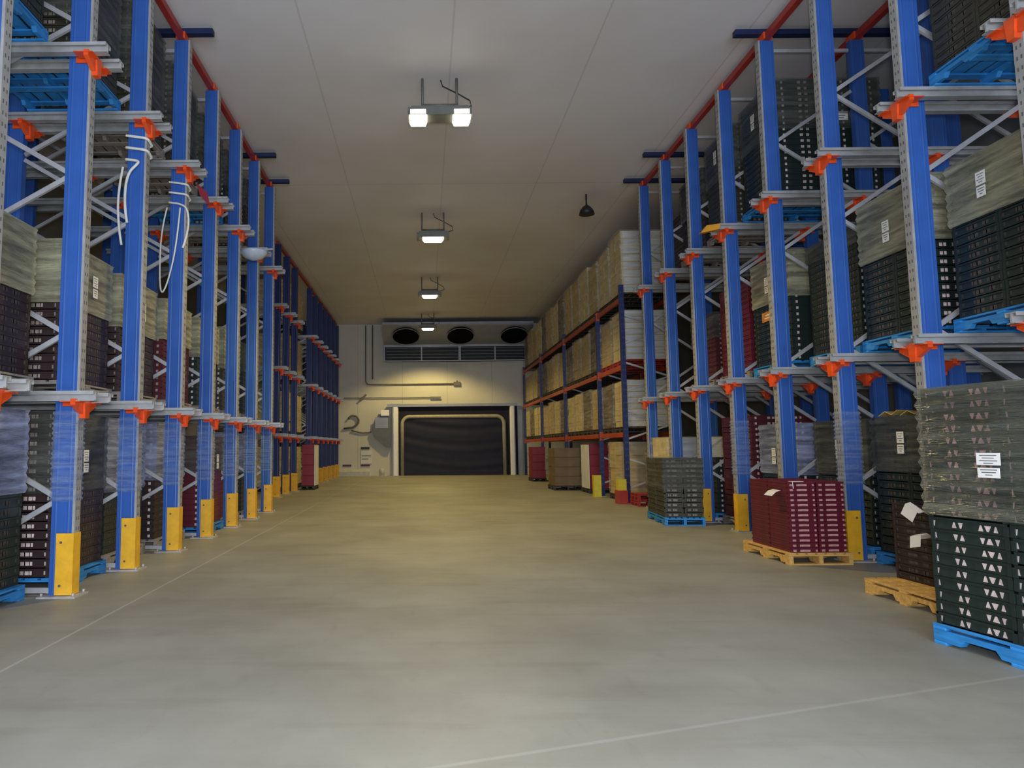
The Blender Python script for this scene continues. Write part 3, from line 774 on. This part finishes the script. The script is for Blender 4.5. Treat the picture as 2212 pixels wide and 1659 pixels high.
for i in range(4):
    y0, y1 = UY[i] + 0.052, UY[i+1] - 0.052
    for j, z in enumerate(LEVZ):
        for xx, fr in ((0, 'front'), (1.1, 'rear')):
            t = thing('rack_beam', (RX + xx, 0, z), 'orange %s rack beam, %s level of the %s right pallet rack bay' % (fr, lvn[j], ORD[i]), 'beam', 'orange beams of the right pallet racks')
            MB().box(-0.025, 0.025, y0, y1, -0.11, 0.0, 'beamorange').box(-0.03, 0.03, y0, y1, -0.075, -0.045, 'beamorange').build('beam', None, t)
            for ye, q in ((y0, 1), (y1, -1)):
                a, c = sorted((ye, ye + q * 0.012)); MB().box(-0.045, 0.045, a, c, -0.17, 0.05, 'beamorange').build('end_connector', None, t)
rnd = random.Random(3)
for i in range(4):
    y0, y1 = UY[i] + 0.06, UY[i+1] - 0.06
    n = 2 if i == 0 else 4
    for j, z in enumerate(LEVZ):
        hs = (1.30, 1.35, 1.62)[j]
        for q in range(n):
            wy = (y1 - y0) / n - 0.10
            y = y0 + (y1 - y0) * (q + 0.5) / n
            h = hs * rnd.uniform(0.90, 1.0)
            mm = rnd.choice(['carton', 'cartontan', 'cartontan', 'carton', 'cartondark'])
            if i == 0 and q == 0: mm = 'cartonwhite'
            lab = '%s carton load, %s level, %s along the %s right pallet rack bay' % ({'carton': 'brown', 'cartontan': 'tan', 'cartondark': 'dull brown', 'cartonwhite': 'white-ended'}[mm], lvn[j], ORD[q], ORD[i])
            carton_load(RX + 0.55, y, z + 0.001, 1.0, wy, h, mm, lab, pal='pred' if (i == 0 and j == 1) else 'pdark', palname='red' if (i == 0 and j == 1) else 'dark', layers=(8 if mm == 'cartonwhite' else 4))
# loads on the floor under and before these racks
carton_load(RX + 0.55, 17.55, 0, 1.0, 1.05, 1.38, 'carton', 'brown carton load on the floor at the near rack end', pal='pdark')
carton_load(4.22, 21.85, 0, 0.78, 1.1, 1.24, 'cartondark', 'dull brown carton block on the floor beside the red totes', film=None)
carton_load(4.24, 27.2, 0, 0.50, 0.9, 1.28, 'redtote', 'far red tote stack on the floor by the small yellow guard', film=None, group='red tote stacks')
t = carton_load(4.86, 20.25, 0, 0.68, 0.95, 1.36, 'redtote', 'big red tote stack on the floor before the dark uprights', film=None, group='red tote stacks')
MB().box(-0.365, -0.345, -0.47, 0.47, 0.0, 1.20, 'cartonwhite').build('cover_board', None, t)['label'] = 'white board covering the aisle side'
pallet(4.92, 15.78, 0, 0.74, 0.62, 'pred', 'lower of two empty red pallets at the near end of the pallet racks')
pallet(4.93, 15.78, PAL_H + 0.001, 0.74, 0.62, 'pred', 'upper of two empty red pallets at the near end of the pallet racks')
# white wrapped boxes seen between the far right posts
for (x, y, lb) in ((5.05, 14.35, 'white wrapped block between the sixth and seventh right posts'),):
    carton_load(x + 0.18, y, 0, 1.1, 0.96, 1.45, 'cartonwhite', lb, layers=3, group='white wrapped blocks')
# far left: cream cartons behind the navy posts and the red-and-white load standing out
for j, z in enumerate((0.0, 1.70, 3.50, 5.20)):
    lv = ('on the floor', 'on the lowest rails', 'on the middle rails', 'on the top rails')[j]
    for k, y in enumerate((23.305,)):
        carton_load(-4.66, y, z + 0.001, 0.9, 2.68, 1.35, 'cartontan', 'tan carton load %s in the gap between far left posts' % lv, group='carton loads in the far left rack', layers=3)
t = carton_load(-3.66, 23.1, 0, 0.40, 0.8, 1.42, 'redtote', 'red tote stack with a white cover at the far left posts', film=None, group='red tote stacks')
MB().box(0.195, 0.215, -0.40, 0.40, 0.0, 1.26, 'cartonwhite').build('white_cover', None, t)['label'] = 'white cover panel'

# small carton on the burgundy load
tag(MB().box(-0.2, 0.2, -0.18, 0.18, 0, 0.2, 'cartondark').build('carton', None, None, (-3.62, YL(4) + 0.55, PAL_H + 0.001 + 16 * 0.085 + 0.012), bevel=0.006), 'small dark brown carton on top of the burgundy trays at the left', 'carton')

# ------------------------------------------------------------------ back wall: cooler, door, pipes
u = thing('cooler_unit', (0, WALL_Y, 0), 'wide grey ceiling cooler with three dark fans above the door', 'cooling unit')
ux0, ux1 = -1.85, 4.95
b = MB(); b.prism([(-1.75, 6.80), (-1.72, 6.74), (-0.45, 6.06), (-0.002, 6.06), (-0.002, 6.90), (-1.75, 6.90)], 'x', ux0, ux1, 'unit'); b.build('housing', None, u)
nrm = Vector((0, -0.68, -1.27)).normalized(); along = Vector((0, 1.27, -0.68)).normalized()
for fx in (-0.80, 1.70, 4.15):
    c = Vector((fx, -1.085, 6.40))
    b = MB(); b.tube([c + nrm * 0.0, c + nrm * 0.05], 0.61, 'fanblack', 32)
    fan = b.build('fan', None, u)
    b = MB(); b.tube([c + nrm * 0.055, c + nrm * 0.075], 0.12, 'fanblack', 16)
    for q in range(4):
        a = q * PI / 2 + 0.3
        d = Vector((1, 0, 0)) * math.cos(a) + along * math.sin(a); e = nrm.cross(d)
        p0 = c + nrm * 0.06 + d * 0.1; p1 = c + nrm * 0.06 + d * 0.52
        b.bar(p0, p1, 0.20, 0.012, 'fanblack', tuple(nrm + e * 0.4))
    b.build('fan_blade', None, fan)
    b = MB()
    for rr in (0.2, 0.35, 0.5, 0.62):
        ring = [c + nrm * 0.085 + Vector((1, 0, 0)) * (rr * math.cos(2*PI*q/28)) + along * (rr * math.sin(2*PI*q/28)) for q in range(29)]
        b.tube(ring, 0.008 if rr < 0.6 else 0.02, 'fanblack' if rr < 0.6 else 'unit', 5)
    b.build('fan_guard', None, fan)
b = MB()
b.box(ux0, ux1, -0.45, -0.35, 5.96, 6.06, 'unit'); b.box(ux0, ux1, -0.45, -0.38, 5.28, 5.33, 'unit')
for x in (ux0, -0.12, 1.63, 3.3, ux1 - 0.06): b.box(x, x + (0.11 if x > 1 and x < 2 else 0.06), -0.46, -0.38, 5.28, 5.99, 'unit')
b.build('coil_frame', None, u)
edges = [ux0 + 0.06, -0.12, 1.63, 3.3, ux1 - 0.06]
for k in range(4):
    b = MB(); b.box(edges[k], edges[k+1], -0.38, -0.002, 5.30, 6.05, 'coil')
    for z in (5.45, 5.60, 5.75, 5.90): b.box(edges[k] + 0.06, edges[k+1], -0.395, -0.38, z, z + 0.03, 'boxgrey')
    b.build('coil_panel', None, u)

d = bpy.data.objects.new('door_1', None); COL.objects.link(d); d.location = (0, WALL_Y, 0); d['kind'] = 'structure'
dx0, dx1, dz = -1.50, 4.35, 3.18
MB().box(dx0, dx1, -0.10, -0.002, 0, dz, 'darkpanel').build('door_surround', None, d)
for x0, x1 in ((dx0 + 0.02, dx0 + 0.30), (dx1 - 0.36, dx1 - 0.12)):
    b = MB(); b.prism([(x0, -0.10), (x0, -0.20), (x0 + 0.06, -0.26), (x1 - 0.06, -0.26), (x1, -0.20), (x1, -0.10)], 'z', 0, dz, 'steelpost'); b.build('jamb_post', None, d)['label'] = 'bright steel jamb post'
MB().box(dx0 - 0.2, dx1, -0.26, -0.10, dz + 0.001, dz + 0.13, 'unit').build('door_header', None, d)
MB().box(dx1 + 0.001, dx1 + 0.22, -0.12, -0.002, 0, dz, 'unit').build('side_panel', None, d)
# cream seal frame with rounded top corners
pts = []
sx0, sx1, sz = -1.02, 3.72, 2.72
pts.append((sx0, -0.14, 0.0)); pts.append((sx0, -0.14, sz - 0.35))
for q in range(1, 7): a = PI - q * PI / 14 * 7 / 6; pts.append((sx0 + 0.35 + 0.35 * math.cos(a), -0.14, sz - 0.35 + 0.35 * math.sin(a)))
for q in range(0, 6): a = PI / 2 - q * PI / 2 / 6; pts.append((sx1 - 0.35 + 0.35 * math.cos(a), -0.14, sz - 0.35 + 0.35 * math.sin(a)))
pts.append((sx1, -0.14, sz - 0.35)); pts.append((sx1, -0.14, 0.0))
MB().tube(pts, 0.085, 'seal', 8).build('door_seal', None, d)['label'] = 'cream rounded seal frame'
bm = bmesh.new(); nx, nz = 40, 44; grid = []
for iz in range(nz + 1):
    row = []
    for ix in range(nx + 1):
        fx = ix / nx; fz = iz / nz
        sag = 4 * (fx - 0.5) ** 2
        ph = (fz + 0.10 * (1 - sag) ) * 2 * PI
        y = -0.12 - 0.020 * math.sin(ph * 4.0 + 2.2 * fx) * (0.3 + 0.7 * fz) - 0.006 * math.sin(ph * 7 + 5 * fx) - 0.03 * (1 - sag)
        row.append(bm.verts.new((sx0 + 0.08 + (sx1 - sx0 - 0.16) * fx, y, 0.01 + (sz - 0.10) * fz)))
    grid.append(row)
for iz in range(nz):
    for ix in range(nx):
        f = bm.faces.new((grid[iz][ix], grid[iz][ix+1], grid[iz+1][ix+1], grid[iz+1][ix])); f.smooth = True
me = bpy.data.meshes.new('door_curtain'); bm.to_mesh(me); bm.free(); me.materials.append(M['curtain'])
o = place('door_curtain', me, d); o['label'] = 'black flexible curtain with sagging folds'

def pipe(name, pts, r, label, mm='pipe', cat='pipe'):
    o = MB().tube(pts, r, mm, 8).build(name, None, None, (0, 0, 0)); return tag(o, label, cat, 'pipes on the back wall')
wy = WALL_Y - 0.06
pipe('conduit', [(-2.72, wy, 7.05), (-2.72, wy, 4.40), (-2.66, wy, 4.28), (-2.55, wy, 4.25), (1.45, wy, 4.25)], 0.028, 'thin pipe bent from the ceiling to run above the door')
pipe('conduit', [(-2.40, wy, 7.05), (-2.40, wy, 4.50)], 0.03, 'short straight pipe dropping from the ceiling left of the cooler')
tag(MB().box(-0.16, 0.16, -0.10, 0, -0.09, 0.09, 'pipe').box(-0.03, 0.03, -0.06, 0, 0.09, 0.16, 'pipe').build('junction_box', None, None, (1.56, WALL_Y - 0.001, 4.25)), 'small dark box at the end of the bent pipe above the door', 'junction box')
pipe('conduit', [(-3.75, wy, 3.62), (0.75, wy, 3.62)], 0.02, 'long thin level pipe just above the door header')
tag(MB().bar((-0.14, -0.08, -0.14), (0.16, -0.08, 0.16), 0.10, 0.08, 'pipe').box(-0.05, 0.05, -0.10, 0, -0.05, 0.05, 'pipe').build('valve', None, None, (-2.86, WALL_Y - 0.001, 3.62)), 'dark valve lever on the thin level pipe', 'valve')
tag(MB().box(-0.25, 0.25, -0.05, 0, -0.03, 0.03, 'pipe').build('sign_bracket', None, None, (0.55, WALL_Y - 0.085, 3.62)), 'small dark bracket at the end of the level pipe over the door', 'bracket')
hs = [(-3.3 + 0.25 * math.cos(a), wy - 0.02, 2.55 + 0.25 * math.sin(a)) for a in [x * 0.35 for x in range(-2, 9)]]
tag(MB().tube([(-3.75, wy, 2.20), (-3.35, wy, 2.24)] + hs, 0.045, 'pipe', 8).build('hose', None, None, (0, 0, 0)), 'coiled dark hose on the back wall left of the door', 'hose')
pipe('cable', [(-3.4, wy, 2.10), (-2.9, wy, 1.98), (-2.6, wy, 2.0), (-2.47, wy, 2.04)], 0.03, 'sagging dark cable between the hose and the control cabinet', cat='cable')
t = thing('control_cabinet', (-1.98, WALL_Y - 0.001, 1.75), 'grey control cabinet beside the left door jamb', 'cabinet')
MB().prism([(-0.45, 0.35), (-0.35, 0.05), (0.0, -0.25), (0.20, -0.45), (0.42, -0.45), (0.42, 1.10), (-0.15, 1.10), (-0.30, 0.75)], 'y', -0.22, 0.0, 'boxgrey').build('cabinet_body', None, t)
MB().box(-0.02, 0.36, -0.30, -0.22, 1.02, 1.28, 'steelpost').build('warning_lamp', None, t)['label'] = 'pale lamp box on top'
MB().box(-0.30, 0.30, -0.232, -0.22, 0.45, 0.95, 'unit').build('cabinet_door', None, t)
for (x, z, w_, h_, mm, lb, ct) in ((-2.75, 1.28, 0.40, 0.10, 'black', 'small dark sign plate left of the door', 'sign'), (-3.6, 0.48, 0.4, 0.08, 'maroon', 'small dull red plate low on the back wall at the left', 'plate'),
                                   (-2.75, 0.48, 0.42, 0.08, 'maroon', 'small dull red plate low on the back wall nearer the door', 'plate')):
    tag(MB().box(-w_/2, w_/2, -0.03, 0, -h_/2, h_/2, mm).build('wall_plate', None, None, (x, WALL_Y - 0.001, z)), lb, ct)
tag(MB().box(-0.25, 0.25, -0.03, 0, -0.30, 0.30, 'cartonwhite').box(-0.22, 0.22, -0.035, -0.03, 0.05, 0.08, 'ink').box(-0.22, 0.1, -0.035, -0.03, -0.1, -0.07, 'ink').build('notice_board', None, None, (-2.70, WALL_Y - 0.001, 0.86)), 'pale notice board on the back wall left of the door', 'sign')
t = thing('bollard', (-1.95, WALL_Y - 0.55, 0), 'short pale steel bollard at the foot of the left door jamb', 'bollard')
MB().tube([(0, 0, 0.015), (0, 0, 0.30), (0, 0, 0.34)], [0.11, 0.11, 0.05], 'kerb', 14).build('post', None, t)
MB().box(-0.24, 0.24, -0.2, 0.2, 0, 0.015, 'kerb').build('base', None, t)

# ------------------------------------------------------------------ ceiling lamps
LAMP_COL = (1.0, 0.76, 0.27)
LZ = 6.42
for i, y in enumerate((10.85, 17.37, 24.14, 30.93)):
    x = 0.29 - 0.03 * i
    twin = (i == 0)
    lb = ['twin-headed ceiling lamp nearest the camera, two glowing lenses', 'second hanging ceiling lamp with one long glowing lens', 'third hanging ceiling lamp, farther along the aisle', 'last small ceiling lamp in front of the cooler'][i]
    t = thing('ceiling_lamp', (x, y, LZ), lb, 'ceiling light', 'lamps hanging along the aisle ceiling')
    hw = 0.50 if twin else 0.40
    MB().box(-hw, hw, -0.16, 0.16, 0.02, 0.14, 'lampgrey').box(-hw + 0.05, hw - 0.05, -0.10, 0.10, 0.14, 0.19, 'lampgrey').build('housing', None, t)
    for q in (-0.27, 0.27): MB().tube([(q, 0, 0.19), (q, 0, CEIL - LZ)], 0.02, 'lampgrey', 6).build('hanger', None, t)
    MB().tube([(-0.27, 0, 0.24), (0.27, 0, 0.24)], 0.025, 'lampgrey', 6).build('crossbar', None, t)
    MB().tube([(0.30, 0.03, 0.17), (0.50, 0.05, 0.25), (0.48, 0.05, 0.34), (0.3, 0.05, 0.45), (0.05, 0.05, 0.58), (0.02, 0.05, CEIL - LZ)], 0.01, 'black', 6).build('cord', None, t)
    ls = [(-0.34, 0.14), (0.34, 0.14)] if twin else [(0, 0.26)]
    for cx, w_ in ls:
        b = MB(); b.prism([(-w_ , 0.02), (-w_ * 0.8, -0.04), (w_ * 0.8, -0.04), (w_, 0.02)], 'y', -0.14, 0.14, 'bulb')
        b.box(cx*0 - w_ * 0.85, w_ * 0.85, -0.162, -0.158, 0.03, 0.10, 'bulb') if twin else None
        b.build('lens', None, t, (cx, 0, 0))['label'] = 'glowing lens'
    ld = bpy.data.lights.new('lamp_light', 'SPOT'); ld.energy = (820, 600, 500, 860)[i]; ld.color = LAMP_COL
    ld.spot_size = math.radians(132); ld.spot_blend = 0.35; ld.shadow_soft_size = 0.22
    lo = bpy.data.objects.new('lamp_light', ld); COL.objects.link(lo); lo.parent = t; lo.location = (0, 0, -0.10)
t = thing('ceiling_sensor', (3.80, 16.15, 6.62), 'small dark dome hanging under the ceiling at the right', 'ceiling fixture')
MB().tube([(0, 0, 0), (0, 0, 0.10), (0, 0, 0.18), (0, 0, 0.22)], [0.18, 0.15, 0.09, 0.03], 'black', 20).build('dome', None, t)
MB().tube([(0, 0, 0.22), (0, 0, CEIL - 6.62)], 0.02, 'black', 8).build('stem', None, t)

# ------------------------------------------------------------------ small things on the rack posts
def cord(name, pts, r, label):
    cu = bpy.data.curves.new(name, 'CURVE'); cu.dimensions = '3D'; cu.bevel_depth = r; cu.bevel_resolution = 2
    sp = cu.splines.new('NURBS'); sp.points.add(len(pts) - 1); sp.use_endpoint_u = True; sp.order_u = 3
    for p, q in zip(sp.points, pts): p.co = (*q, 1)
    tmp = bpy.data.objects.new(name, cu); COL.objects.link(tmp)
    me = bpy.data.meshes.new_from_object(tmp.evaluated_get(bpy.context.evaluated_depsgraph_get()))
    bpy.data.objects.remove(tmp)
    me.materials.clear(); me.materials.append(M['cord'])
    o = place(name, me); return tag(o, label, 'cord', 'white cords tied to the left rack posts')
def wrap(x, y, z, n=14, turns=2):
    out = []
    for q in range(int(n * turns) + 1):
        a = q / n * 4; k = int(a) % 4; f = a - int(a)
        cs = [(-0.11, -0.075), (0.135, -0.075), (0.135, 0.07), (-0.11, 0.07)]
        p0, p1 = cs[k], cs[(k + 1) % 4]
        out.append((x + p0[0] + (p1[0]-p0[0])*f, y + p0[1] + (p1[1]-p0[1])*f, z - 0.14 * q / n))
    return out
y2, y3 = YL(2), YL(3)
cord('tied_cord', wrap(XL, y2, 4.88, turns=2.2) + [(XL + 0.05, y2 - 0.09, 4.55), (XL - 0.08, y2 - 0.10, 4.42), (XL - 0.10, y2 - 0.10, 4.05), (XL - 0.06, y2 - 0.10, 3.85)], 0.016,
     'thick white cord knotted round the third left post')
cord('tied_cord', [(XL - 0.13, y2 - 0.09, 4.50), (XL - 0.18, y2 - 0.09, 4.2), (XL - 0.16, y2 - 0.09, 3.8), (XL - 0.12, y2 - 0.09, 3.6)], 0.014, 'white cord end hanging along the third left post')
cord('tied_cord', wrap(XL, y3, 4.86, turns=2.2) + [(XL + 0.15, y3 - 0.09, 4.5), (XL + 0.18, y3 - 0.1, 4.2), (XL + 0.10, y3 - 0.1, 3.95)], 0.014, 'white cord wound twice round the fourth left post')
cord('tied_cord', [(XL + 0.05, y3 - 0.09, 4.50), (XL + 0.02, y3 - 0.1, 4.0), (XL - 0.08, y3 - 0.1, 3.5), (XL - 0.17, y3 - 0.1, 3.3), (XL - 0.20, y3 - 0.1, 3.6), (XL - 0.19, y3 - 0.1, 4.2), (XL - 0.12, y3 - 0.1, 4.5)], 0.011,
     'long loop of white cord hanging on the fourth left post')
# pale dish on the seventh left post
t = thing('convex_mirror', (XL + 0.10, YL(6) - 0.38, 4.98), 'pale blue oval dish mounted on the far left post', 'mirror')
b = MB(); b.tube([(0, 0, 0), (0, 0, -0.05), (0, 0, -0.13), (0, 0, -0.17)], [0.26, 0.25, 0.16, 0.03], 'dish', 24); b.build('dish', None, t)
MB().bar((-0.12, 0.36, 0.0), (0.0, 0.03, 0.02), 0.03, 0.03, 'galv').bar((0.0, 0.03, 0.02), (0.36, 0.03, 0.05), 0.03, 0.03, 'galv').build('bracket', None, t)
# amber cap on a right rail end and red tag on the left
tag(MB().prism([(-0.30, -0.10), (-0.02, -0.04), (0.02, 0.05), (-0.20, 0.02)], 'y', -0.05, 0.05, 'amber').build('rail_cap', None, None, (XR - 0.24, YR(4) - 0.15 + 0.0, 4.62)), 'amber cap on the upper rail end of the fifth right frame', 'rail cap')
tag(MB().prism([(0, 0), (0.16, -0.14), (0.20, -0.34), (0.06, -0.18)], 'y', -0.006, 0.006, 'redtote').build('warning_flag', None, None, (XL + 0.16, YL(3) + 0.20, 4.95)), 'red plastic flag hanging from the upper rail of the fourth left frame', 'flag')
